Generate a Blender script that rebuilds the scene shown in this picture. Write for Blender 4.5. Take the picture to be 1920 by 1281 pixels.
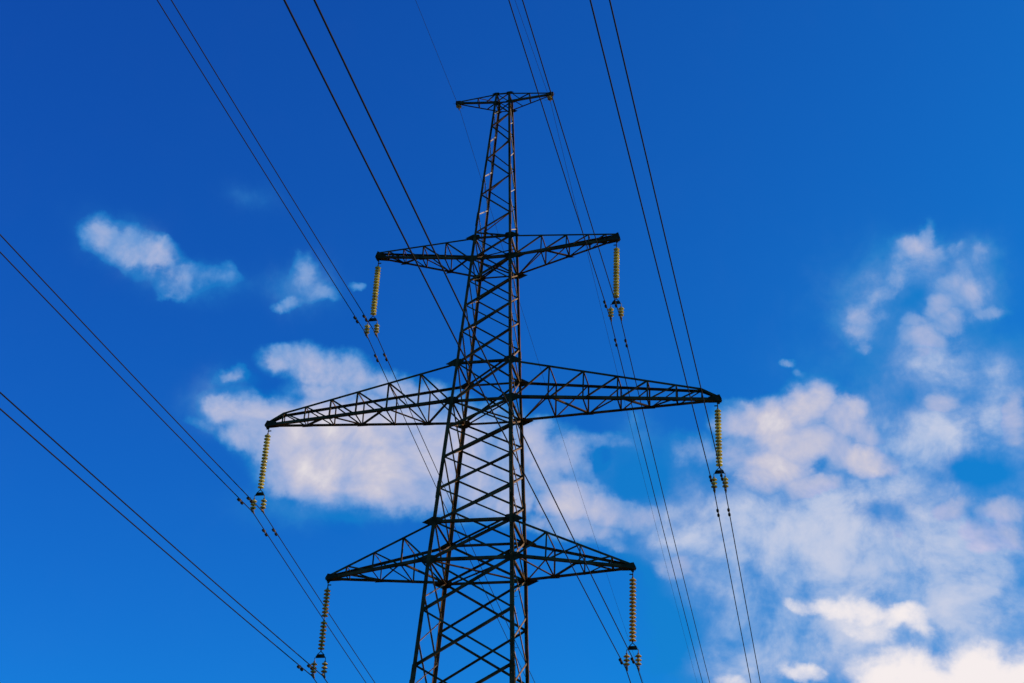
import bpy, bmesh, math, random
from mathutils import Vector, Matrix
random.seed(7)
for o in list(bpy.data.objects): bpy.data.objects.remove(o)
scene = bpy.context.scene
C = scene.collection

# ------------------------------------------------------------------ camera
CAM = Vector((15.0886, -60.8580, 1.6)); YAW, PIT, ROLL = -0.22718, 0.52000, 0.04830
F_MM = 2.88735 * 1000 / 1920 * 36.0
fw = Vector((math.sin(YAW) * math.cos(PIT), math.cos(YAW) * math.cos(PIT), math.sin(PIT)))
rt = Vector((math.cos(YAW), -math.sin(YAW), 0)); up = rt.cross(fw)
r2 = rt * math.cos(ROLL) + up * math.sin(ROLL); u2 = up * math.cos(ROLL) - rt * math.sin(ROLL)
cd = bpy.data.cameras.new('camera'); cam = bpy.data.objects.new('camera', cd); C.objects.link(cam)
cam.matrix_world = Matrix(((r2.x, u2.x, -fw.x, CAM.x), (r2.y, u2.y, -fw.y, CAM.y), (r2.z, u2.z, -fw.z, CAM.z), (0, 0, 0, 1)))
cd.lens = F_MM; cd.sensor_width = 36; cd.clip_start = 0.1; cd.clip_end = 20000
scene.camera = cam
scene.view_settings.view_transform = 'Standard'; scene.view_settings.look = 'None'
scene.view_settings.exposure = 0.0; scene.view_settings.gamma = 1.0

# ------------------------------------------------------------------ sun
SUN_EL, SUN_AZ = math.radians(24), math.radians(72)          # azimuth measured from +Y towards +X
sd = Vector((math.sin(SUN_AZ) * math.cos(SUN_EL), math.cos(SUN_AZ) * math.cos(SUN_EL), math.sin(SUN_EL)))
sl = bpy.data.lights.new('sun', 'SUN'); sun = bpy.data.objects.new('sun', sl); C.objects.link(sun)
sl.energy = 5.0; sl.angle = math.radians(0.5); sl.color = (1.0, 0.80, 0.56)
sun.rotation_euler = sd.to_track_quat('Z', 'Y').to_euler(); sun.location = (0, 0, 80)

# ------------------------------------------------------------------ world: sky with clouds by direction (azimuth / elevation)
F_PX = 2887.35
def px_dir(x, y):
    return (fw * F_PX + r2 * (x - 960) + u2 * (640.5 - y)).normalized()
def azel(x, y):
    d = px_dir(x, y)
    return Vector((math.atan2(d.x, d.y), math.asin(d.z)))
K = 28.87                                                    # 1 unit of cloud space = 2 degrees of sky
A0 = azel(960, 640)
world = bpy.data.worlds.new("World"); scene.world = world; world.use_nodes = True
world.cycles.sampling_method = 'MANUAL'; world.cycles.sample_map_resolution = 256
nt = world.node_tree; nt.nodes.clear()
def N(t, **kw):
    n = nt.nodes.new(t)
    for k, v in kw.items(): setattr(n, k, v)
    return n
def L(a, b): nt.links.new(a, b)
def math_n(op, a, b=None, c=None, clamp=False):
    n = N('ShaderNodeMath', operation=op); n.use_clamp = clamp
    for i, v in enumerate((a, b, c)):
        if v is None: continue
        if isinstance(v, (int, float)): n.inputs[i].default_value = v
        else: L(v, n.inputs[i])
    return n.outputs[0]
def mixc(fac, a, b):
    n = N('ShaderNodeMix', data_type='RGBA'); 
    if isinstance(fac, (int, float)): n.inputs[0].default_value = fac
    else: L(fac, n.inputs[0])
    for i, v in ((6, a), (7, b)):
        if isinstance(v, tuple): n.inputs[i].default_value = v
        else: L(v, n.inputs[i])
    return n.outputs[2]
def srgb(r, g, b):
    f = lambda c: (c / 255) / 12.92 if c <= 10 else ((c / 255 + 0.055) / 1.055) ** 2.4
    return (f(r), f(g), f(b), 1)
SKY_STRENGTH = 0.1
scene.cycles.adaptive_threshold = 0.02; scene.cycles.max_bounces = 4; scene.cycles.diffuse_bounces = 2
out = N('ShaderNodeOutputWorld'); bg = N('ShaderNodeBackground'); bg.inputs[1].default_value = SKY_STRENGTH
L(bg.outputs[0], out.inputs[0])
sky = N('ShaderNodeTexSky', sky_type='NISHITA'); sky.sun_disc = False
sky.sun_elevation = SUN_EL; sky.sun_rotation = SUN_AZ; sky.air_density = 1.0; sky.dust_density = 0.3; sky.ozone_density = 3.0
tc = N('ShaderNodeTexCoord'); sep = N('ShaderNodeSeparateXYZ'); L(tc.outputs['Generated'], sep.inputs[0])
# deep polarised blue: the sky model's own brightness, with the green channel steeper and a little stronger towards the sun
sc = N('ShaderNodeSeparateColor'); L(sky.outputs[0], sc.inputs[0])
tos = N('ShaderNodeVectorMath', operation='DOT_PRODUCT'); L(tc.outputs['Generated'], tos.inputs[0]); tos.inputs[1].default_value = sd
bl = math_n('MULTIPLY', sc.outputs[2], 1.74)
gr = math_n('MULTIPLY', math_n('POWER', math_n('MULTIPLY', sc.outputs[1], 0.805), 1.5), math_n('MULTIPLY', math_n('POWER', 2.71828, math_n('MULTIPLY', tos.outputs['Value'], 0.35)), 0.735))
gr = math_n('MINIMUM', gr, math_n('MULTIPLY', bl, 0.55)); rd = math_n('MULTIPLY', sc.outputs[0], 0.050)
cc = N('ShaderNodeCombineColor'); L(rd, cc.inputs[0]); L(gr, cc.inputs[1]); L(bl, cc.inputs[2]); skycol = cc.outputs[0]
az = math_n('ARCTAN2', sep.outputs[0], sep.outputs[1]); el = math_n('ARCSINE', sep.outputs[2])
U = math_n('MULTIPLY', math_n('SUBTRACT', az, A0.x), K * math.cos(A0.y)); V = math_n('MULTIPLY', math_n('SUBTRACT', el, A0.y), K)
P = N('ShaderNodeCombineXYZ'); L(U, P.inputs[0]); L(V, P.inputs[1])
def noise(vec, scale, detail=6, rough=0.55, dist=0.0, off=(0, 0, 0), colour=False):
    m = N('ShaderNodeVectorMath', operation='ADD'); L(vec, m.inputs[0]); m.inputs[1].default_value = off
    n = N('ShaderNodeTexNoise', noise_dimensions='2D'); n.inputs['Scale'].default_value = scale; n.inputs['Detail'].default_value = detail
    n.inputs['Roughness'].default_value = rough; n.inputs['Distortion'].default_value = dist
    L(m.outputs[0], n.inputs['Vector']); return n.outputs[1 if colour else 0]
wn = noise(P.outputs[0], 1.1, 5, 0.6, 0, (3.1, 7.7, 0), True)
w1 = N('ShaderNodeVectorMath', operation='SUBTRACT'); L(wn, w1.inputs[0]); w1.inputs[1].default_value = (0.5, 0.5, 0.5)
w2 = N('ShaderNodeVectorMath', operation='SCALE'); L(w1.outputs[0], w2.inputs[0]); w2.inputs['Scale'].default_value = 0.5
PW = N('ShaderNodeVectorMath', operation='ADD'); L(P.outputs[0], PW.inputs[0]); L(w2.outputs[0], PW.inputs[1])
sp = N('ShaderNodeSeparateXYZ'); L(PW.outputs[0], sp.inputs[0]); wu, wv = sp.outputs[0], sp.outputs[1]
qn = N('ShaderNodeCombineXYZ'); L(math_n('MULTIPLY', wu, wu), qn.inputs[0]); L(math_n('MULTIPLY', wu, wv), qn.inputs[1]); L(math_n('MULTIPLY', wv, wv), qn.inputs[2]); QV = qn.outputs[0]
ln = N('ShaderNodeCombineXYZ'); L(wu, ln.inputs[0]); L(wv, ln.inputs[1]); ln.inputs[2].default_value = 1; LV = ln.outputs[0]
def cloud_field(blobs, puffy):
    """Ellipses of sky (x, y, rx, ry, tilt in degrees, thickness), placed by the direction they cover. puffy: flat-topped
    shapes joined by a smooth maximum; otherwise soft bells added up."""
    acc = None
    for (x, y, rx, ry, a, w) in blobs:
        if blobs is PUFFS:
            rx *= 1.1; ry *= 1.1
            if x > 1590 and y < 700: w *= 1.45
            elif w > .85: w += .12
            elif y < 600 and x < 700: w += .1; rx *= 1.05
        if blobs is BRIGHT: rx *= 1.18; ry *= 1.2
        c = azel(x, y); ca = (c - A0); cu = Vector((ca.x * math.cos(A0.y) * K, ca.y * K))
        ex = azel(x + 20, y) - c; tilt = math.atan2(ex.y, ex.x * math.cos(A0.y))
        th = tilt + math.radians(a); ct, st = math.cos(th), math.sin(th); A, Bq = (100 / rx) ** 2, (100 / ry) ** 2
        qa, qb, qc = A * ct * ct + Bq * st * st, 2 * (A - Bq) * ct * st, A * st * st + Bq * ct * ct
        d1 = N('ShaderNodeVectorMath', operation='DOT_PRODUCT'); L(QV, d1.inputs[0]); d1.inputs[1].default_value = (qa, qb, qc)
        d2 = N('ShaderNodeVectorMath', operation='DOT_PRODUCT'); L(LV, d2.inputs[0])
        d2.inputs[1].default_value = (-2 * qa * cu.x - qb * cu.y, -2 * qc * cu.y - qb * cu.x, qa * cu.x ** 2 + qb * cu.x * cu.y + qc * cu.y ** 2)
        r = math_n('ADD', d1.outputs['Value'], d2.outputs['Value'])
        if puffy:
            g = math_n('MULTIPLY', math_n('POWER', 0.36788, math_n('POWER', r, 1.5)), w)
            acc = g if acc is None else math_n('SMOOTH_MAX', acc, g, 0.14)
        else:
            g = math_n('POWER', 0.36788, r)
            acc = math_n('MULTIPLY', g, w) if acc is None else math_n('MULTIPLY_ADD', g, w, acc)
    return math_n('MAXIMUM', math_n('SUBTRACT', acc, 0.13), 0.0) if puffy else acc
# tilt: positive = turned anticlockwise as seen from the ground
PUFFS = [
 # small clouds, upper left
 (195,438,40,29,-25,.80),(240,468,50,34,-35,.85),(290,485,48,32,-10,.80),(315,474,24,24,0,.6),(335,515,48,24,-10,.6),(330,540,38,20,0,.5),(395,525,48,18,5,.55),(434,515,18,19,0,.45),(305,553,20,9,0,.45),
 (570,514,25,31,15,.6),(588,546,32,19,0,.5),(538,568,28,11,12,.55),(612,548,26,13,-10,.45),(672,540,15,10,0,.45),(433,706,26,16,15,.85),
 # large cloud behind the left part of the middle arm
 (530,674,44,26,-10,.9),(590,687,62,38,-10,1.0),(660,706,62,36,-18,1.0),(740,728,62,30,-18,.9),(810,752,62,32,-10,.85),(620,738,72,34,0,.9),
 (430,770,44,28,-10,1.0),(480,788,62,40,-20,1.1),(388,794,34,11,-12,.5),(450,818,42,26,-30,.9),(540,822,72,62,0,1.5),(620,800,92,56,0,1.5),(700,800,92,62,0,1.6),(600,878,92,64,0,1.6),
 (540,905,46,38,-20,1.1),(700,885,102,68,0,1.6),(800,850,92,80,0,1.4),(790,920,72,46,0,1.1),(602,938,42,22,0,.7),(690,944,52,22,0,.7),(880,820,62,60,0,1.1),(900,900,62,70,0,.95),(872,962,52,20,0,.5),(955,860,46,84,0,1.0),(960,930,40,50,0,1.0),(930,772,42,22,0,.6),
 # right of the tower
 (1005,818,42,32,0,1.0),(1020,865,52,62,0,1.05),(1062,850,46,46,0,.9),(1100,826,52,20,-4,.6),(1160,832,30,18,0,.6),(1090,880,28,58,-10,.75),(1140,884,26,12,0,.45),(1188,792,12,22,10,.4),
 (1070,940,62,42,0,1.5),(1130,952,72,38,-8,1.3),(1190,972,62,30,-10,1.1),(1245,986,42,20,-10,.8),(1080,990,92,26,-10,.9),(1150,1022,60,16,-15,.6),
 # bright puffs right of the middle arm
 (1300,848,48,36,0,.75),(1260,870,30,20,0,.4),(1400,790,52,34,0,1.4),(1450,800,52,46,0,1.7),(1510,772,46,40,0,1.6),(1540,748,30,38,0,1.5),(1582,786,46,40,-25,1.4),(1625,812,52,26,-22,1.0),(1500,832,92,44,0,1.6),
 (1450,876,62,46,0,1.6),(1515,915,62,30,0,1.2),(1622,862,62,34,-10,1.6),(1570,850,50,40,0,1.2),(1380,850,40,40,0,.9),(1502,704,13,11,0,.55),(1478,684,15,9,0,.75),(1350,960,60,30,0,.55),
 # thin feathery group, upper right
 (1735,440,15,28,-10,.5),(1710,475,42,30,30,.65),(1748,482,30,20,0,.55),(1690,515,36,26,40,.62),(1722,522,22,22,0,.5),(1655,548,38,18,38,.5),(1612,590,36,30,30,.62),(1605,622,32,26,0,.62),(1616,650,20,17,0,.5),(1645,585,20,16,0,.4),
 (1785,470,24,14,30,.4),(1835,485,20,28,0,.5),(1808,500,32,14,0,.42),
 (1780,535,42,24,0,.65),(1760,570,36,32,30,.75),(1812,556,36,38,0,.7),(1845,586,38,16,0,.55),(1790,600,42,26,0,.7),(1720,600,32,16,0,.6),(1732,630,52,28,0,.7),(1740,660,30,20,0,.6),(1800,640,20,24,-30,.42),
 (1762,752,40,22,0,.9),(1905,790,26,56,0,1.1),(1870,740,50,24,0,.6),
 # lower right
 (1262,1062,44,32,0,1.0),(1225,1040,22,16,0,.6),(1770,960,60,28,10,.9),(1850,1010,80,44,0,1.1),(1760,1040,60,24,-10,.8),(1490,1035,56,52,0,.85),(1610,1080,60,36,0,.85),(1880,960,50,30,0,1.0),(1700,1010,60,26,-10,.9),(1420,990,50,30,0,.8),(1560,960,50,20,0,.7),(1340,1010,30,24,0,.5),(1210,940,40,26,0,.6),(1285,1000,30,20,0,.6),
]
VEIL = [(1660,900,110,50,0,.9),(1560,930,90,50,0,.5),(1780,850,90,40,0,.5),(1150,880,50,30,0,.25),(1690,515,62,50,30,.75),(1790,555,70,60,0,.8),(1615,600,42,48,0,.7),(1740,640,60,50,0,.75),(1840,500,40,46,0,.5),(240,462,80,42,-30,.4),(380,530,80,32,0,.35),(570,540,60,42,0,.35),(470,370,50,22,-10,.16),(430,710,45,25,0,.25),(430,780,70,40,-20,.4),(600,950,120,30,0,.4),(1200,830,50,60,30,.3),(1180,960,90,50,0,.5),(1640,750,60,60,0,.25),(1760,700,70,50,0,.7),(1850,690,80,45,0,.7),(1750,800,100,50,0,.9),(1880,810,60,90,0,1.0),(1680,845,70,40,0,.7),(1400,960,110,70,0,.8),(1560,985,130,60,0,.8),(1480,1060,150,80,0,.9),
 (1680,1070,140,80,0,.9),(1860,990,110,80,0,1.2),(1340,1080,80,90,0,.75),(1250,1020,60,55,0,.6),(1430,1190,150,70,0,1.0),(1650,1180,180,70,0,1.2),(1860,1130,110,100,0,1.1),(1390,1250,100,50,0,.8),(1290,900,60,60,0,.4),(1530,700,90,50,0,.12),(1640,570,150,130,0,.16)]
BRIGHT = [(1500,1136,28,13,-15,.6),(1560,1141,42,19,-10,.9),(1612,1150,62,23,-12,1.0),(1682,1156,52,19,-5,.95),(1722,1172,28,19,-20,.7),(1622,1182,52,18,-20,.65),(1650,1203,34,10,-10,.45),
 (1700,1278,82,48,0,1.3),(1835,1268,60,50,0,1.3),(1892,1278,52,40,0,1.3),(1640,1288,44,26,0,1.0),(1770,1302,110,48,0,1.3),(1505,1262,32,17,-25,.75),(1372,1276,34,13,0,.65),(1930,1300,80,70,0,1.2)]
HOLES = [(1835,884,50,26,0,1.6),(1642,962,38,20,0,.9),(1235,1190,70,60,0,1.2),(1126,866,12,15,0,1.2),(1205,900,50,44,0,.8),(1190,1090,30,40,0,.8),(1716,555,30,22,20,.7),(1700,745,20,30,0,.35),(640,975,24,20,0,.4),(478,716,34,12,-35,.5),(1530,868,26,14,-20,.5),(1340,905,30,30,0,.25),(1300,975,26,16,0,.3)]
D = cloud_field(PUFFS, True); H = cloud_field(HOLES, False); B = cloud_field(BRIGHT, True); VL = cloud_field(VEIL, False)
n1 = noise(P.outputs[0], 1.9, 7, 0.58, 0.12, (11, 4, 0)); n2 = noise(P.outputs[0], 0.8, 5, 0.6, 0.0, (1, 31, 0))
n1b = noise(P.outputs[0], 0.62, 4, 0.6, 0.25, (21.2, 9.16, 0))      # the same billows a little nearer the sun: gives them a lit and a shaded side
nn = math_n('SUBTRACT', math_n('MULTIPLY_ADD', n2, 0.6, n1), 0.8)
n3 = noise(P.outputs[0], 0.62, 6, 0.6, 0.25, (21, 9, 0)); relief = math_n('MULTIPLY', math_n('SUBTRACT', n3, n1b), 1.7)
def smooth(v, a, b, lo=0.0, hi=1.0):  # soft step
    n = N('ShaderNodeMapRange', interpolation_type='SMOOTHSTEP'); L(v, n.inputs[0])
    for i, q in enumerate((a, b, lo, hi)): n.inputs[i + 1].default_value = q
    return n.outputs[0]
Dh = math_n('SUBTRACT', D, H)
Dn = math_n('ADD', Dh, math_n('MULTIPLY', nn, smooth(Dh, 0.0, 0.4, 0, 1.3)))
alpha = smooth(Dn, 0.0, 0.8, 0, 0.97)
Vn = math_n('MULTIPLY', math_n('SUBTRACT', VL, H), math_n('MULTIPLY_ADD', nn, 1.7, math_n('MULTIPLY_ADD', math_n('SUBTRACT', n3, 0.5), 2.4, 1.25)))
valpha = smooth(Vn, -0.1, 2.4, 0, 0.88)
halo = smooth(math_n('MULTIPLY', math_n('ADD', D, VL), math_n('MULTIPLY_ADD', nn, 1.2, 1.0)), 0.0, 0.35, 0.0, 0.6)
Bn = math_n('ADD', B, math_n('MULTIPLY', nn, smooth(B, 0.02, 0.3, 0, 0.9))); balpha = smooth(Bn, -0.02, 1.05)
S = 1.0 / SKY_STRENGTH
def em(c): return (c[0] * S, c[1] * S, c[2] * S, 1)
ramp = N('ShaderNodeValToRGB'); mr = N('ShaderNodeMapRange'); L(math_n('ADD', relief, math_n('MULTIPLY_ADD', math_n('SUBTRACT', n3, 0.5), 0.75, math_n('MULTIPLY_ADD', nn, 0.2, Dh))), mr.inputs[0])
for i, q in enumerate((0.1, 2.1, 0, 1)): mr.inputs[i + 1].default_value = q
L(mr.outputs[0], ramp.inputs[0])
cr = ramp.color_ramp; cr.elements[0].color = srgb(66, 136, 209); cr.elements[0].position = 0.0
cr.elements[1].color = srgb(234, 227, 228); cr.elements[1].position = 1.0
for q, c in ((0.12, (92, 147, 212)), (0.28, (124, 161, 215)), (0.5, (166, 180, 218)), (0.75, (202, 200, 217))):
    e = cr.elements.new(q); e.color = srgb(*c)
scl = N('ShaderNodeVectorMath', operation='SCALE'); L(ramp.outputs[0], scl.inputs[0]); scl.inputs['Scale'].default_value = S
c1 = mixc(halo, skycol, em(srgb(18, 129, 204)))
vcol = mixc(smooth(math_n('ADD', math_n('MULTIPLY', math_n('SUBTRACT', n3, 0.5), 2.6), math_n('MULTIPLY_ADD', nn, 0.5, math_n('MULTIPLY', VL, 0.3))), -0.15, 1.35), em(srgb(128, 170, 223)), em(srgb(212, 215, 231)))
c1 = mixc(valpha, c1, vcol)
lt = N('ShaderNodeMix', data_type='RGBA', blend_type='LIGHTEN'); L(alpha, lt.inputs[0]); L(c1, lt.inputs[6]); L(scl.outputs[0], lt.inputs[7]); c2 = lt.outputs[2]
c3 = mixc(balpha, c2, em(srgb(246, 238, 238)))
L(c3, bg.inputs[0])

# ------------------------------------------------------------------ materials
def mat(name, col, rough=0.6, metal=0.0, spec=0.5, vary=None, scale=3.0, bump=0.0):
    m = bpy.data.materials.new(name); m.use_nodes = True; t = m.node_tree; b = t.nodes['Principled BSDF']
    b.inputs['Base Color'].default_value = (*col, 1); b.inputs['Roughness'].default_value = rough; b.inputs['Metallic'].default_value = metal
    b.inputs['Specular IOR Level'].default_value = spec
    if vary:
        tcn = t.nodes.new('ShaderNodeTexCoord'); n = t.nodes.new('ShaderNodeTexNoise'); n.inputs['Scale'].default_value = scale; n.inputs['Detail'].default_value = 8; n.inputs['Roughness'].default_value = .65
        r = t.nodes.new('ShaderNodeValToRGB'); r.color_ramp.elements[0].position = .38; r.color_ramp.elements[1].position = .66
        r.color_ramp.elements[0].color = (*col, 1); r.color_ramp.elements[1].color = (*vary, 1)
        t.links.new(tcn.outputs['Object'], n.inputs['Vector']); t.links.new(n.outputs[0], r.inputs[0]); t.links.new(r.outputs[0], b.inputs['Base Color'])
        if bump:
            bp = t.nodes.new('ShaderNodeBump'); bp.inputs['Strength'].default_value = bump; bp.inputs['Distance'].default_value = .01
            t.links.new(n.outputs[0], bp.inputs['Height']); t.links.new(bp.outputs[0], b.inputs['Normal'])
    return m
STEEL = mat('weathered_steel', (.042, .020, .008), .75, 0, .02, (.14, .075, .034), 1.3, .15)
STEEL_LIT = mat('sunlit_tone_steel', (.16, .085, .04), .65, 0, .1, (.30, .18, .10), 1.6, .15)  # brighter copy of the leg steel: sun glints on side braces put into colour
GALV_LIT = mat('sunlit_tone_galvanised_steel', (.42, .33, .24), .55, 0, .2, (.26, .17, .10), 2.5)  # galvanised tone, lightened so the peak's side bars carry sun glints in their colour
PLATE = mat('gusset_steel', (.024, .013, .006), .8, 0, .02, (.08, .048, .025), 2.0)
FIT = mat('galvanised_fitting', (.10, .065, .04), .55, .0, .2, (.2, .12, .07), 6)
WIRE = mat('aluminium_strand', (.016, .011, .009), .7, .0, .08)
CAPM = mat('cap_iron', (.09, .055, .035), .6, .0, .3, (.2, .12, .08), 9)
CONC = mat('concrete', (.34, .33, .31), .9, 0, .3, (.24, .23, .21), 4, .3)
GRASS = mat('grass_ground', (.045, .065, .022), .95, 0, .2, (.09, .085, .04), .25)
def glass_mat():
    m = bpy.data.materials.new('tinted_glass'); m.use_nodes = True; t = m.node_tree; b = t.nodes['Principled BSDF']; o = t.nodes['Material Output']
    oi = t.nodes.new('ShaderNodeObjectInfo'); r = t.nodes.new('ShaderNodeHueSaturation')
    mr = t.nodes.new('ShaderNodeMapRange'); mr.inputs[3].default_value = .8; mr.inputs[4].default_value = 1.15
    t.links.new(oi.outputs['Random'], mr.inputs[0]); t.links.new(mr.outputs[0], r.inputs['Value']); t.links.new(oi.outputs['Color'], r.inputs['Color']); t.links.new(r.outputs[0], b.inputs['Base Color'])
    b.inputs['Roughness'].default_value = .12; b.inputs['Specular IOR Level'].default_value = .6
    tr = t.nodes.new('ShaderNodeBsdfTranslucent'); t.links.new(r.outputs[0], tr.inputs[0]); mx = t.nodes.new('ShaderNodeMixShader'); mx.inputs[0].default_value = .38
    t.links.new(b.outputs[0], mx.inputs[1]); t.links.new(tr.outputs[0], mx.inputs[2]); t.links.new(mx.outputs[0], o.inputs[0])
    return m
GLASS = glass_mat()

# ------------------------------------------------------------------ helpers
def obj(name, bm, m, parent=None):
    me = bpy.data.meshes.new(name); bmesh.ops.recalc_face_normals(bm, faces=bm.faces); bm.to_mesh(me); bm.free(); me.materials.append(m)
    o = bpy.data.objects.new(name, me); C.objects.link(o); o.parent = parent; return o
def empty(name, parent=None, loc=(0, 0, 0)):
    o = bpy.data.objects.new(name, None); C.objects.link(o); o.location = loc; o.parent = parent; o.empty_display_size = .3; return o
def tag(o, label, cat, group=None):
    o['label'] = label; o['category'] = cat
    if group: o['group'] = group
def prism(bm, poly, p0, p1, a, b):
    """extrude a 2-D outline (in axes a, b) from p0 to p1"""
    r0 = [bm.verts.new(p0 + a * x + b * y) for x, y in poly]; r1 = [bm.verts.new(p1 + a * x + b * y) for x, y in poly]
    n = len(poly)
    for i in range(n): bm.faces.new((r0[i], r0[(i + 1) % n], r1[(i + 1) % n], r1[i]))
    bm.faces.new(r0[::-1]); bm.faces.new(r1)
def L_poly(w, t, corner=False):
    o = 0 if corner else -w / 2
    return [(o, 0), (o + w, 0), (o + w, t), (o + t, t), (o + t, w), (o, w)]
def angle_bar(bm, p0, p1, w, n, t=None, off=0.0, flip=1, trim=0.0):
    """rolled steel angle from p0 to p1; n = outward normal of the face it lies in"""
    p0 = Vector(p0); p1 = Vector(p1); n = Vector(n).normalized(); d = (p1 - p0).normalized()
    b = -(n - d * n.dot(d)).normalized(); a = d.cross(b).normalized() * flip
    t = t or w * .13
    p0 = p0 - b * off + d * trim; p1 = p1 - b * off - d * trim
    prism(bm, L_poly(w, t), p0, p1, a, b)
def corner_bar(bm, p0, p1, w, ax, ay, t=None):
    """angle whose heel runs p0-p1 with flanges towards ax and ay"""
    p0 = Vector(p0); p1 = Vector(p1); d = (p1 - p0).normalized(); ax = Vector(ax); ay = Vector(ay)
    a = (ax - d * ax.dot(d)).normalized(); b = (ay - d * ay.dot(d)).normalized(); t = t or w * .12
    prism(bm, L_poly(w, t, True), p0, p1, a, b)
def plate(bm, pts, n, t=.014):
    n = Vector(n).normalized() * t / 2
    f = [bm.verts.new(Vector(p) + n) for p in pts]; g = [bm.verts.new(Vector(p) - n) for p in pts]; k = len(pts)
    bm.faces.new(f); bm.faces.new(g[::-1])
    for i in range(k): bm.faces.new((f[i], g[i], g[(i + 1) % k], f[(i + 1) % k]))
def tube(bm, pts, r, seg=8):
    pts = [Vector(p) for p in pts]; rings = []
    for i, p in enumerate(pts):
        d = (pts[min(i + 1, len(pts) - 1)] - pts[max(i - 1, 0)]).normalized()
        h = Vector((0, 0, 1)) if abs(d.z) < .9 else Vector((1, 0, 0)); a = d.cross(h).normalized(); b = d.cross(a)
        rr = r[i] if isinstance(r, (list, tuple)) else r
        rings.append([bm.verts.new(p + (a * math.cos(k * math.tau / seg) + b * math.sin(k * math.tau / seg)) * rr) for k in range(seg)])
    for q, s in zip(rings, rings[1:]):
        for k in range(seg): bm.faces.new((q[k], q[(k + 1) % seg], s[(k + 1) % seg], s[k]))
    bm.faces.new(rings[0][::-1]); bm.faces.new(rings[-1])
def lathe(bm, prof, seg=28):
    rings = [[bm.verts.new((r * math.cos(k * math.tau / seg), r * math.sin(k * math.tau / seg), z)) for k in range(seg)] for r, z in prof]
    for q, s in zip(rings, rings[1:]):
        for k in range(seg): bm.faces.new((q[k], q[(k + 1) % seg], s[(k + 1) % seg], s[k]))
    bm.faces.new(rings[0][::-1]); bm.faces.new(rings[-1])
def smooth_shade(o):
    for p in o.data.polygons: p.use_smooth = True
    return o

# ------------------------------------------------------------------ ground
bm = bmesh.new(); bmesh.ops.create_grid(bm, x_segments=60, y_segments=60, size=6000)
for v in bm.verts:
    r = math.hypot(v.co.x, v.co.y)
    v.co.z = -0.02 if r < 400 else -0.02 + 2.0 * math.sin(v.co.x * .004) * math.cos(v.co.y * .003)
g = obj('ground', bm, GRASS); g['kind'] = 'structure'; g['label'] = 'open grassy ground under the power line'

# ------------------------------------------------------------------ pylon
# level height, half width across the line, half width along the line
ZL = [(0.0, 3.30, 2.10), (8.0, 2.83, 1.91), (13.4, 2.50, 1.77), (18.0, 2.245, 1.655), (21.367, 2.058, 1.563), (23.771, 1.925, 1.508), (26.022, 1.827, 1.47), (27.798, 1.717, 1.412),
      (33.765, 1.369, 1.205), (35.769, 1.247, 1.122), (41.573, .937, .895), (42.8, .871, .843), (51.36, .368, .386), (51.951, .332, .35)]
def half(z):
    for (z0, a0, b0), (z1, a1, b1) in zip(ZL, ZL[1:]):
        if z <= z1 + 1e-6: t = (z - z0) / (z1 - z0); return a0 + t * (a1 - a0), b0 + t * (b1 - b0)
    return ZL[-1][1:]
def corner(sx, sy, z):
    a, b = half(z); return Vector((sx * a, sy * b, z))
pylon = empty('power_pylon')
tag(pylon, 'tall dark steel lattice pylon with three tiers of cross-arms under a small peak beam', 'pylon')
LEGW = [(0, .21), (20, .168), (33.7, .135), (42.0, .11), (52, .085)]
for sx, sy in ((-1, -1), (1, -1), (1, 1), (-1, 1)):
    bm = bmesh.new()
    for (z0, *_), (z1, *_) in zip(ZL, ZL[1:]):
        w = next(a[1] for a, b in zip(LEGW, LEGW[1:]) if z0 < b[0])
        ow = Vector((sx, sy, 0)) * w * .42
        corner_bar(bm, corner(sx, sy, z0) + ow, corner(sx, sy, z1) + ow, w, (-sx, 0, 0), (0, -sy, 0))
    for z in (8.9, 19.9, 28.9, 36.6, 43.5):                     # splice cover angles
        w = next(a[1] for a, b in zip(LEGW, LEGW[1:]) if z < b[0]) * 1.02
        o = Vector((sx, sy, 0)) * (w * .41 + .016)
        corner_bar(bm, corner(sx, sy, z) + o, corner(sx, sy, z + .8) + o, w, (-sx, 0, 0), (0, -sy, 0), t=.014)
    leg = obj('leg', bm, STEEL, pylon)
    bm = bmesh.new(); p = corner(sx, sy, 0)
    bmesh.ops.create_cone(bm, segments=4, radius1=1.15, radius2=.5, depth=.75, cap_ends=True, matrix=Matrix.Translation((p.x, p.y, .2)) @ Matrix.Rotation(math.pi / 4, 4, 'Z'))
    obj('footing', bm, CONC, pylon)
# step bolts, two legs
def steps(sx, sy, z0, z1, dz, dirv):
    z = z0; dirv = Vector(dirv)
    while z < z1:
        q = corner(sx, sy, z) + Vector((-sx * .03, -sy * .03, 0)) * (1 if abs(dirv.x) < .5 else 0) + Vector((0, .03, 0))
        bm = bmesh.new(); tube(bm, [q - dirv * .03, q + dirv * .2, q + dirv * .22 + Vector((0, 0, .045))], .0085, 6)
        obj('step_bolt', bm, FIT, pylon); z += dz
steps(1, -1, 18.3, 42.2, .74, (1, 0, 0))
steps(1, -1, 18.67, 42.2, .74, (0, -1, 0))
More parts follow.
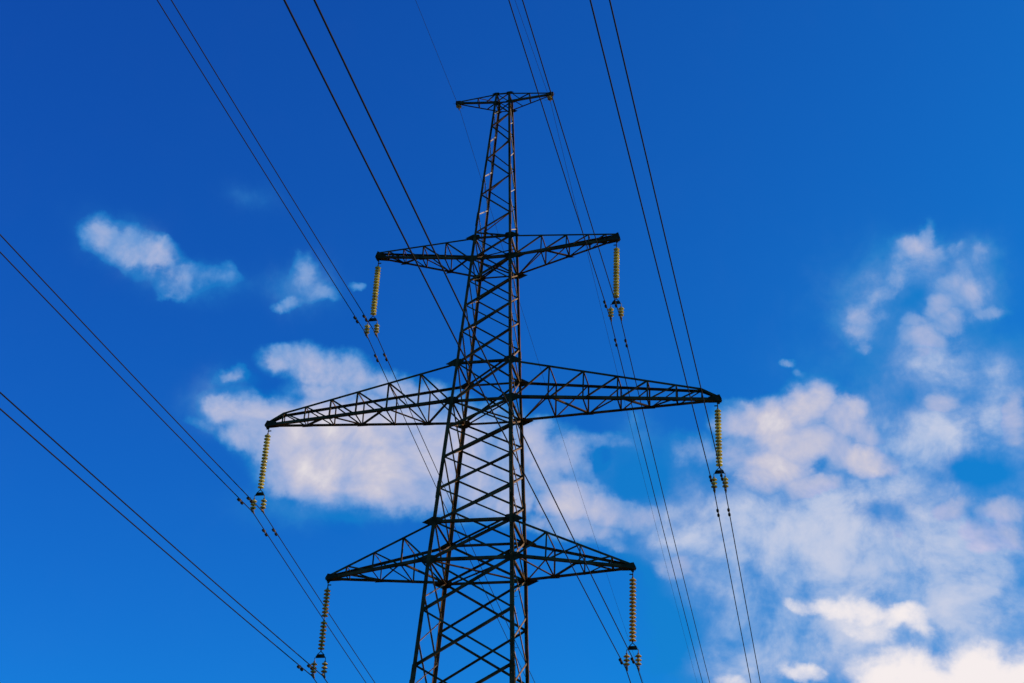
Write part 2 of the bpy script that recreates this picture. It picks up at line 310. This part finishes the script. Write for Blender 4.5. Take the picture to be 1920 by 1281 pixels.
# faces: outward normal, the two corners
FACES = [((0, -1, 0), (-1, -1), (1, -1)), ((0, 1, 0), (1, 1), (-1, 1)), ((1, 0, 0), (1, -1), (1, 1)), ((-1, 0, 0), (-1, 1), (-1, -1))]
XP = [.35, 3.9, 8.0, 11.2, 13.9, 16.5, 18.9, 21.367, 23.771, 26.022, 27.798, 29.41, 30.95, 32.44, 33.765, 35.769, 37.48, 38.93, 40.3, 41.573, 42.8]
HZ = [8.0, 16.5, 26.022, 27.798, 33.765, 35.769, 41.573, 42.8, 51.36, 51.951]
ZA = [43.12, 45.43, 47.68, 49.82]; ZB = [44.22, 46.55, 48.76, 50.61]
for n, ca, cb in FACES:
    face = empty('lattice_side', pylon); nv = Vector(n); side = abs(n[0]) > .5
    def bar(p0, p1, w, off, flip=1, name='diagonal_brace', trim=.06, m=None):
        bm = bmesh.new(); angle_bar(bm, p0, p1, w, nv, off=off, flip=flip, trim=trim); obj(name, bm, m or (STEEL_LIT if side and name == 'diagonal_brace' else STEEL), face)
    zs = XP if not side else [z for z in XP if z < 15 or z > 26] ; zs = sorted(zs + ([16.3, 18.4, 20.45, 22.35, 24.35] if side else []))
    for z0, z1 in zip(zs, zs[1:]):
        w = (.125 if z0 < 8 else .105 if z0 < 27 else .09 if z0 < 36 else .075) * (.72 if side else 1.0)
        a0, a1, b0, b1 = corner(*ca, z0), corner(*ca, z1), corner(*cb, z0), corner(*cb, z1)
        # the brace that rises away from the first corner is the heavier one on the near face
        bar(a0, b1, w * 1.06, .004, 1, trim=.06 if side else -.05); bar(a1, b0, w * .82, -w * .16 - .01, -1)
    for z in HZ:
        w = .13 if z < 30 else .11 if z < 40 else .085 if z < 45 else .06
        if side and z > 20 and z < 45: w *= .8
        bar(corner(*ca, z), corner(*cb, z), w, .008, 1, 'horizontal_strut', .03)
    # peak: single zigzag, staggered from face to face
    near = (ca, cb) if n[1] != 0 else (ca, cb)
    first = {(0, -1): ca, (0, 1): ca, (1, 0): ca, (-1, 0): ca}[(n[0], n[1])]
    other = cb
    seq = [(other, 42.8)]
    for za, zb in zip(ZA, ZB): seq += [(first, za), (other, zb)]
    seq.append((first, 51.36))
    for (c0, z0), (c1, z1) in zip(seq, seq[1:]):
        bar(corner(*c0, z0), corner(*c1, z1), .06 if not side else .045, .004 if c0 == first else .0, 1 if c0 == first else -1, trim=.03, m=GALV_LIT if side else None)
    bar(corner(*ca, 51.36), corner(*cb, 51.951), .045, .0, 1, trim=.03); bar(corner(*cb, 51.36), corner(*ca, 51.951), .045, -.02, 1, trim=.03)
# plan bracing inside the body at arm levels
pb = empty('plan_bracing', pylon)
for z in (16.5, 26.022, 27.798, 33.765, 35.769, 41.573):
    for s, dz in ((1, -.05), (-1, -.13)):
        if z in (27.798, 35.769): continue
        bm = bmesh.new(); angle_bar(bm, corner(-1, -s, z) + Vector((0, 0, dz)), corner(1, s, z) + Vector((0, 0, dz)), .085, (0, 0, -1), trim=.1)
        obj('diagonal_brace', bm, STEEL, pb)

def gusset(parent, p, n, outx, wi, wo, h, skew=0.0):
    """lens shaped joint plate on the leg at p; long side outx along the chord"""
    n = Vector(n); e = Vector((outx, 0, 0)); u = Vector((0, 0, 1)); q = p + n * .03
    pts = [q + e * wo - u * h * .25 * skew, q + e * .08 + u * h, q - e * wi * .75 + u * h * .8, q - e * wi - u * h * .1, q - e * wi * .45 - u * h * .9, q + e * .1 - u * h]
    bm = bmesh.new(); plate(bm, pts, n, .018)
    for k in range(5):                                           # bolt heads
        c = q + e * (-.2 + .11 * k) * (wo / .5) + u * (.03 if k % 2 else -.04); bmesh.ops.create_cone(bm, segments=6, radius1=.017, radius2=.017, depth=.05, cap_ends=True, matrix=Matrix.Translation(c) @ Matrix.Rotation(math.pi / 2, 4, 'X'))
    obj('gusset_plate', bm, PLATE, parent)

def cross_arm(name, s, zt, zb, tip, top_end, frames, wc, wb, zig, glabel):
    """s = side (-1/+1); tip = (x, z) of the nose; top_end = (x, half depth, z) where the upper chords finish; frames = x of the cross frames"""
    arm = empty(name, pylon); arm['label'] = glabel
    (wx_t, wy_t), (wx_b, wy_b) = half(zt), half(zb)
    tx, tz, tzt = tip
    ex, ey, ez = top_end; ny = .07
    def topc(x, sy):
        if x <= ex: t = (x - wx_t) / (ex - wx_t); return Vector((s * x, sy * (wy_t + t * (ey - wy_t)), zt + t * (ez - zt)))
        t = (x - ex) / (tx - ex); return Vector((s * x, sy * (ey + t * (ny - ey)), ez + t * (tzt - ez)))
    def botc(x, sy):
        t = (x - wx_b) / (tx - wx_b); return Vector((s * x, sy * (wy_b + t * (ny - wy_b)), zb + t * (tz - zb)))
    for sy in (-1, 1):
        bm = bmesh.new(); corner_bar(bm, topc(wx_t, sy), topc(ex, sy), wc * .78, (0, -sy, 0), (0, 0, -1))
        if ex < tx - .01: corner_bar(bm, topc(ex, sy), topc(tx, sy), wc * .78, (0, -sy, 0), (0, 0, -1))
        obj('upper_chord', bm, STEEL, arm)
        bm = bmesh.new(); corner_bar(bm, botc(wx_b, sy), botc(tx, sy), wc, (0, -sy, 0), (0, 0, 1)); obj('lower_chord', bm, STEEL, arm)
        # side bracing
        xs = [None] + frames
        for i, x in enumerate(frames):
            k = 1.0 if i < len(frames) - 2 else .8
            bm = bmesh.new(); angle_bar(bm, botc(x, sy), topc(x, sy), wb * k, (0, sy, 0), off=-.012, flip=s * sy); obj('upright', bm, STEEL, arm)
            bx = botc(frames[i - 1], sy) if i else botc(wx_b + .05, sy)
            if topc(x, sy).z - botc(x, sy).z > .12:
                bm = bmesh.new(); angle_bar(bm, bx, topc(x, sy), wb * k, (0, sy, 0), off=-.03, flip=-s * sy); obj('diagonal_brace', bm, STEEL, arm)
    for i, x in enumerate(frames):
        k = 1.0 if i < len(frames) - 2 else .8
        if abs(topc(x, 1).y) > .06:
            bm = bmesh.new(); angle_bar(bm, topc(x, -1), topc(x, 1), wb * k * .95, (0, 0, 1), off=-.02); obj('cross_strut', bm, STEEL, arm)
        bm = bmesh.new(); angle_bar(bm, botc(x, -1), botc(x, 1), wb * k, (0, 0, -1), off=-.02); obj('cross_strut', bm, STEEL, arm)
    # zigzag in the bottom plane; zig = which chord (near -1 / far +1) the tower end starts on
    side = zig; pts = [botc(wx_b + .06, side)]
    for x in frames[:-1] if len(frames) > 4 else frames: side = -side; pts.append(botc(x, side))
    for i, (p, q) in enumerate(zip(pts, pts[1:])):
        bm = bmesh.new(); angle_bar(bm, p, q, wb * 1.15, (0, 0, -1), off=-.05, flip=(-1) ** i, trim=.02); obj('bottom_brace', bm, STEEL, arm)
    # small joint plates along the bottom chords
    side = zig
    for x in frames[:-1]:
        side = -side; p = botc(x, side) + Vector((0, 0, -.012)); iy = -side
        bm = bmesh.new(); plate(bm, [p + Vector((-.26, 0, 0)), p + Vector((.26, 0, 0)), p + Vector((.14, iy * .13, 0)), p + Vector((-.14, iy * .13, 0))], (0, 0, 1), .012); obj('gusset_plate', bm, PLATE, arm)
    # nose: two cheek plates, end plate and the hanger lug
    for sy in (-1, 1):
        bm = bmesh.new(); x0 = tx - .5; a, b, c, d = botc(x0, sy), botc(tx, sy), topc(tx, sy), topc(x0 + .15, sy); ov = Vector((0, sy * .012, 0))
        plate(bm, [a + ov, b + Vector((s * .1, 0, -.05)) + ov, b + Vector((s * .14, 0, .05)) + ov, c + Vector((s * .04, 0, .06)) + ov, a + (d - a) * .4 + ov], (0, 1, 0), .016); obj('nose_plate', bm, PLATE, arm)
    bm = bmesh.new(); c = Vector((s * (tx - .02), 0, tz)); bmesh.ops.create_cube(bm, size=1, matrix=Matrix.Translation(c + Vector((0, 0, .06))) @ Matrix.Diagonal((.2, .16, .2, 1))); bmesh.ops.bevel(bm, geom=bm.edges[:], offset=.02, segments=1)
    plate(bm, [c + Vector((-s * .12, 0, -.02)), c + Vector((-s * .01, 0, -.16)), c + Vector((s * .06, 0, -.16)), c + Vector((s * .08, 0, 0))], (0, 1, 0), .03); obj('hanger_lug', bm, PLATE, arm)
    for sy in (-1, 1):
        pt = corner(s, sy, zt); pbm = corner(s, sy, zb); kk = 1.0 if zt < 40 else .85
        if zt < 45:
            gusset(arm, pt, (0, sy, 0), s, .34 * kk, .54 * kk, .21 * kk, 1 if zt < 40 else .2)
            gusset(arm, pbm, (0, sy, 0), s, .36 * kk, .58 * kk, .21 * kk, -.2)
    return arm
MF = [3.02, 4.57, 6.10, 7.42, 8.69, 9.81]
UF = [2.36, 3.545, 4.59, 5.41]
LF = [3.17, 4.565, 5.87]
for s, w in ((-1, 'left'), (1, 'right')):
    cross_arm('cross_arm', s, 42.8, 41.573, (5.95, 42.62, 42.93), (5.95, .07, 42.93), UF, .105, .062, -1 if s < 0 else 1, 'short upper cross-arm with level top chords')
    cross_arm('cross_arm', s, 35.769, 33.765, (10.55, 33.62, 33.84), (9.81, .14, 34.24), MF, .13, .07, -1 if s < 0 else 1, 'long middle cross-arm, the widest of the three tiers')
    cross_arm('cross_arm', s, 27.798, 26.022, (6.74, 25.85, 26.05), (6.74, .07, 26.05), LF, .13, .07, 1 if s < 0 else -1, 'lower cross-arm with steeply falling top chords')
    # peak beam carrying the ground wires
    arm = empty('peak_arm', pylon); tx, tz = 2.46, 51.84
    T = {}
    for sy in (-1, 1):
        nose_t = Vector((s * tx, sy * .05, tz + .11)); nose_b = Vector((s * tx, sy * .05, tz - .02))
        a, b = corner(s, sy, 51.951), corner(s, sy, 51.36)
        bm = bmesh.new(); corner_bar(bm, a, nose_t, .075, (0, -sy, 0), (0, 0, -1)); obj('upper_chord', bm, STEEL, arm)
        bm = bmesh.new(); corner_bar(bm, b, nose_b, .09 if sy < 0 else .07, (0, -sy, 0), (0, 0, 1)); obj('lower_chord', bm, STEEL, arm)
        f = (1.35 - half(51.951)[0]) / (tx - half(51.951)[0]); f2 = (1.35 - half(51.36)[0]) / (tx - half(51.36)[0])
        pt, pb_ = a.lerp(nose_t, f), b.lerp(nose_b, f2); T[sy] = (pt, pb_)
        bm = bmesh.new(); angle_bar(bm, pt, pb_, .045, (0, sy, 0), off=-.01); obj('upright', bm, STEEL, arm)
        bm = bmesh.new(); angle_bar(bm, b.lerp(nose_b, .28), a.lerp(nose_t, .05), .045, (0, sy, 0), off=-.02); obj('diagonal_brace', bm, STEEL, arm)
    for k in (0, 1):
        bm = bmesh.new(); angle_bar(bm, T[-1][k], T[1][k], .045, (0, 0, 1 - 2 * k), off=-.015); obj('cross_strut', bm, STEEL, arm)
    bm = bmesh.new(); angle_bar(bm, T[-1][0], corner(s, 1, 51.951), .045, (0, 0, 1), off=-.03); obj('diagonal_brace', bm, STEEL, arm)
    bm = bmesh.new(); c = Vector((s * (tx - .02), 0, tz + .04)); bmesh.ops.create_cube(bm, size=1, matrix=Matrix.Translation(c) @ Matrix.Diagonal((.26, .14, .2, 1))); bmesh.ops.bevel(bm, geom=bm.edges[:], offset=.02, segments=1); obj('nose_plate', bm, PLATE, arm)
    for sy in (-1, 1):
        gusset(arm, corner(s, sy, 51.951), (0, sy, 0), s, .16, .24, .07, .3); gusset(arm, corner(s, sy, 51.36), (0, sy, 0), s, .18, .26, .09, .3)

# ------------------------------------------------------------------ insulator strings
def disc_mesh():
    bm = bmesh.new()
    lathe(bm, [(.045, .02), (.062, .012), (.085, -.004), (.115, -.022), (.138, -.042), (.150, -.062), (.147, -.070), (.132, -.060), (.124, -.078), (.114, -.058), (.098, -.054), (.090, -.080), (.080, -.052), (.055, -.046), (.045, -.088), (.03, -.046)], 28)
    o = obj('insulator_disc', bm, GLASS); smooth_shade(o); me = o.data; bpy.data.objects.remove(o)
    bm = bmesh.new(); lathe(bm, [(.018, .088), (.032, .084), (.046, .062), (.052, .02), (.060, .012), (.060, .006), (.03, .002)], 16)
    lathe(bm, [(.012, -.04), (.014, -.09), (.02, -.098), (.012, -.104)], 10)
    o = obj('metal_cap', bm, CAPM); smooth_shade(o); mc = o.data; bpy.data.objects.remove(o)
    return me, mc
DISC, CAP = disc_mesh()
TINT = [(.62, .54, .15, 1)]
def disc(parent, loc, sc=1.0):
    d = bpy.data.objects.new('insulator_disc', DISC); C.objects.link(d); d.parent = parent; d.location = loc; d.color = TINT[0]; d.scale = (sc, sc, 1)
    d.rotation_euler = (random.uniform(-.03, .03), random.uniform(-.03, .03), random.uniform(0, 6.28))
    c = bpy.data.objects.new('metal_cap', CAP); C.objects.link(c); c.parent = d
def box(bm, c, s):
    bmesh.ops.create_cube(bm, size=1, matrix=Matrix.Translation(c) @ Matrix.Diagonal((*s, 1)))
def clamp_bm(slope_n, slope_f):
    bm = bmesh.new()
    pts = [(0, -.22, -.22 * -slope_n * -1), (0, -.1, .012), (0, 0, .02), (0, .1, .005), (0, .22, .22 * slope_f)]
    tube(bm, [(0, -.21, -.01), (0, -.12, .0), (0, 0, .01), (0, .12, -.005), (0, .21, -.03)], [.03, .042, .05, .042, .03], 10)
    for sx in (-1, 1): box(bm, Vector((sx * .045, 0, .06)), (.014, .06, .19))
    box(bm, Vector((0, -.05, .055)), (.07, .035, .05)); box(bm, Vector((0, .05, .05)), (.07, .035, .05))
    tube(bm, [(-.07, 0, .13), (.07, 0, .13)], .014, 8)
    return bm
def string(x, z, zc, where, gap=False, dx=.24):
    st = empty('insulator_string', None, (x, 0, z)); tag(st, where, 'insulator', 'suspension insulator strings on the cross-arms')
    bm = bmesh.new(); tube(bm, [(0, 0, .06), (0, 0, -.12)], .02, 8)
    bmesh.ops.create_cone(bm, segments=12, radius1=.035, radius2=.035, depth=.05, cap_ends=True, matrix=Matrix.Translation((0, 0, .0)) @ Matrix.Rotation(math.pi / 2, 4, 'X'))
    s = -1 if x > 0 else 1; s2 = s
    box(bm, Vector((s2 * .07, 0, -.13)), (.15, .03, .045)); tube(bm, [(0, 0, -.1), (0, 0, -.27)], .024, 8); obj('shackle', bm, PLATE, st)
    for k in range(17):
        if gap and k == 8: continue
        zz = -.37 - .164 * k
        disc(st, (0, 0, zz + .03))
    if gap:
        bm = bmesh.new(); tube(bm, [(0, 0, -.37 - .164 * 7.3), (0, 0, -.37 - .164 * 8.6)], .02, 8); obj('link', bm, FIT, st)
    bm = bmesh.new(); tube(bm, [(0, 0, -3.02), (0, 0, -3.16)], .024, 8)
    for q in (-1, 1): tube(bm, [(0, 0, -3.14), (q * .17, 0, -3.31)], .018, 8)
    plate(bm, [Vector(p) for p in ((-.12, 0, -3.27), (.12, 0, -3.27), (.21, 0, -3.36), (.2, 0, -3.41), (-.2, 0, -3.41), (-.21, 0, -3.36))], (0, 1, 0), .03)
    box(bm, Vector((0, 0, -3.425)), (.5, .025, .02)); obj('yoke_plate', bm, PLATE, st)
    for q in (-1, 1):
        bm = bmesh.new(); tube(bm, [(q * dx, 0, -3.42), (q * dx, 0, -3.6)], .017, 8); obj('link', bm, FIT, st)
        for j in range(3): disc(st, (q * dx, 0, -3.655 - .165 * j), .92)
        o = obj('suspension_clamp', clamp_bm(.045, .127), FIT, st); o.location = (q * dx, 0, zc - z)
    return st
ARMN = {'U': 'short upper', 'M': 'long middle', 'L': 'lower'}
AT = {'U': (5.91, 42.445, 38.25), 'M': (10.49, 33.506, 29.30), 'L': (6.735, 25.73, 21.52)}
for k, (x, z, zc) in AT.items():
    for s, w in ((-1, 'left'), (1, 'right')):
        lab = f'long glass insulator string hanging from the {w} tip of the {ARMN[k]} cross-arm'
        if k == 'L' and s < 0: lab = 'browner insulator string with a gap halfway, under the left tip of the lower cross-arm'
        TINT[0] = (.78, .54, .13, 1) if k == 'L' else (.88, .76, .26, 1)
        string(s * x, z, zc, lab, gap=(k == 'L' and s < 0))
# single-disc hangers of the ground wires
for s, w in ((-1, 'left'), (1, 'right')):
    x, z = s * 2.40, 51.83
    st = empty('ground_wire_hanger', None, (x, 0, z)); tag(st, f'small single insulator with arcing horn under the {w} end of the peak beam', 'insulator', 'ground wire hangers on the peak beam')
    bm = bmesh.new(); tube(bm, [(0, 0, .03), (0, 0, -.07)], .022, 8); tube(bm, [(0, 0, -.03), (s * .18, -.05, -.02), (s * .28, -.1, -.03)], .008, 6); obj('shackle', bm, PLATE, st)
    disc(st, (0, 0, -.12), 1.0)
    if s > 0: disc(st, (0, 0, -.2), .85)
    bm = bmesh.new(); tube(bm, [(0, 0, -.16), (0, 0, -.30)], .016, 8); tube(bm, [(0, -.12, -.31), (0, 0, -.29), (0, .12, -.33)], [.02, .035, .02], 8)
    tube(bm, [(0, 0, -.28), (s * -.2, -.02, -.33), (s * -.3, -.03, -.3)], .007, 6); obj('suspension_clamp', bm, FIT, st)

# ------------------------------------------------------------------ wires
PSN, PSF, KN, KF, GKN, GKF = -0.0056, 0.00647, .272e-3, .391e-3, .452e-3, .429e-3
W = {  # x, z at the clamp, slope towards the camera, slope away
 'UL0': (-6.1397, 38.2693, -0.0458, -0.1301), 'UL1': (-5.6814, 38.2897, -0.0452, -0.1312), 'LR0': (6.465, 21.5029, -0.0435, -0.1236), 'LR1': (6.9398, 21.537, -0.0415, -0.125),
 'UR0': (5.644, 38.2644, -0.0352, -0.1283), 'UR1': (6.1332, 38.1936, -0.0373, -0.1284), 'MR0': (10.2364, 29.3105, -0.0469, -0.1272), 'MR1': (10.7121, 29.3092, -0.0469, -0.1209),
 'ML0': (-10.7377, 29.284, -0.0456, -0.1216), 'ML1': (-10.2519, 29.2826, -0.0432, -0.12), 'LL0': (-7.0231, 21.5142, -0.0443, -0.1269), 'LL1': (-6.5462, 21.5117, -0.043, -0.1252),
 'TL': (-2.3678, 51.54, -0.0461, -0.1505), 'TR': (2.4119, 51.4715, -0.1136, -0.1568)}
def wire_pt(k, t):
    x, z, sn, sf = W[k]; g = k[0] == 'T'
    if t < 0: T = -t; return Vector((x + T * math.sin(PSN), -T, z + sn * T + (GKN if g else KN) * T * T))
    return Vector((x + t * math.sin(PSF), t, z + sf * t + (GKF if g else KF) * t * t))
def damper(wire, k, t):
    p = wire_pt(k, t); d = (wire_pt(k, t + .1) - wire_pt(k, t - .1)).normalized()
    dm = empty('vibration_damper', wire, p); dn = Vector((0, 0, -1))
    bm = bmesh.new(); box(bm, Vector((0, 0, -.03)), (.05, .05, .13)); tube(bm, [d * -.2 + dn * .085, dn * .075, d * .2 + dn * .085], .008, 6); obj('damper_clamp', bm, FIT, dm)
    for q in (-1, 1):
        bm = bmesh.new(); c = d * (q * .2) + dn * .09
        tube(bm, [c - d * .085, c - d * .07, c + d * .06, c + d * .085], [.03, .058, .058, .035], 12); obj('damper_weight', bm, PLATE, dm)
side = {'L': 'left', 'R': 'right'}
for k in W:
    ts = [-150 + 3 * i for i in range(50)] + [0] + [3 * i for i in range(1, 100)]
    bm = bmesh.new(); g = k[0] == 'T'
    tube(bm, [wire_pt(k, t) for t in ts], .009 if g else .021, 6)
    o = smooth_shade(obj('ground_wire' if g else 'conductor', bm, WIRE))
    if g:
        tag(o, f'thin ground wire carried over the {side[k[1]]} end of the peak beam', 'wire', 'ground wires')
    else:
        inner = (k[2] == '1') == (k[1] == 'L')
        tag(o, f'{"inner" if inner else "outer"} black cable of the pair under the {side[k[1]]} tip of the {ARMN[k[0]]} cross-arm', 'cable', 'power conductors')
        near_t = {'UL0': 1.7, 'UL1': 1.75, 'ML0': 1.5, 'ML1': 1.6, 'UR0': 1.5, 'UR1': 1.6, 'MR0': 1.5, 'MR1': 1.6, 'LR0': 1.4, 'LR1': 1.35, 'LL0': 1.5, 'LL1': 1.6}[k]
        damper(o, k, -near_t); damper(o, k, 1.75)
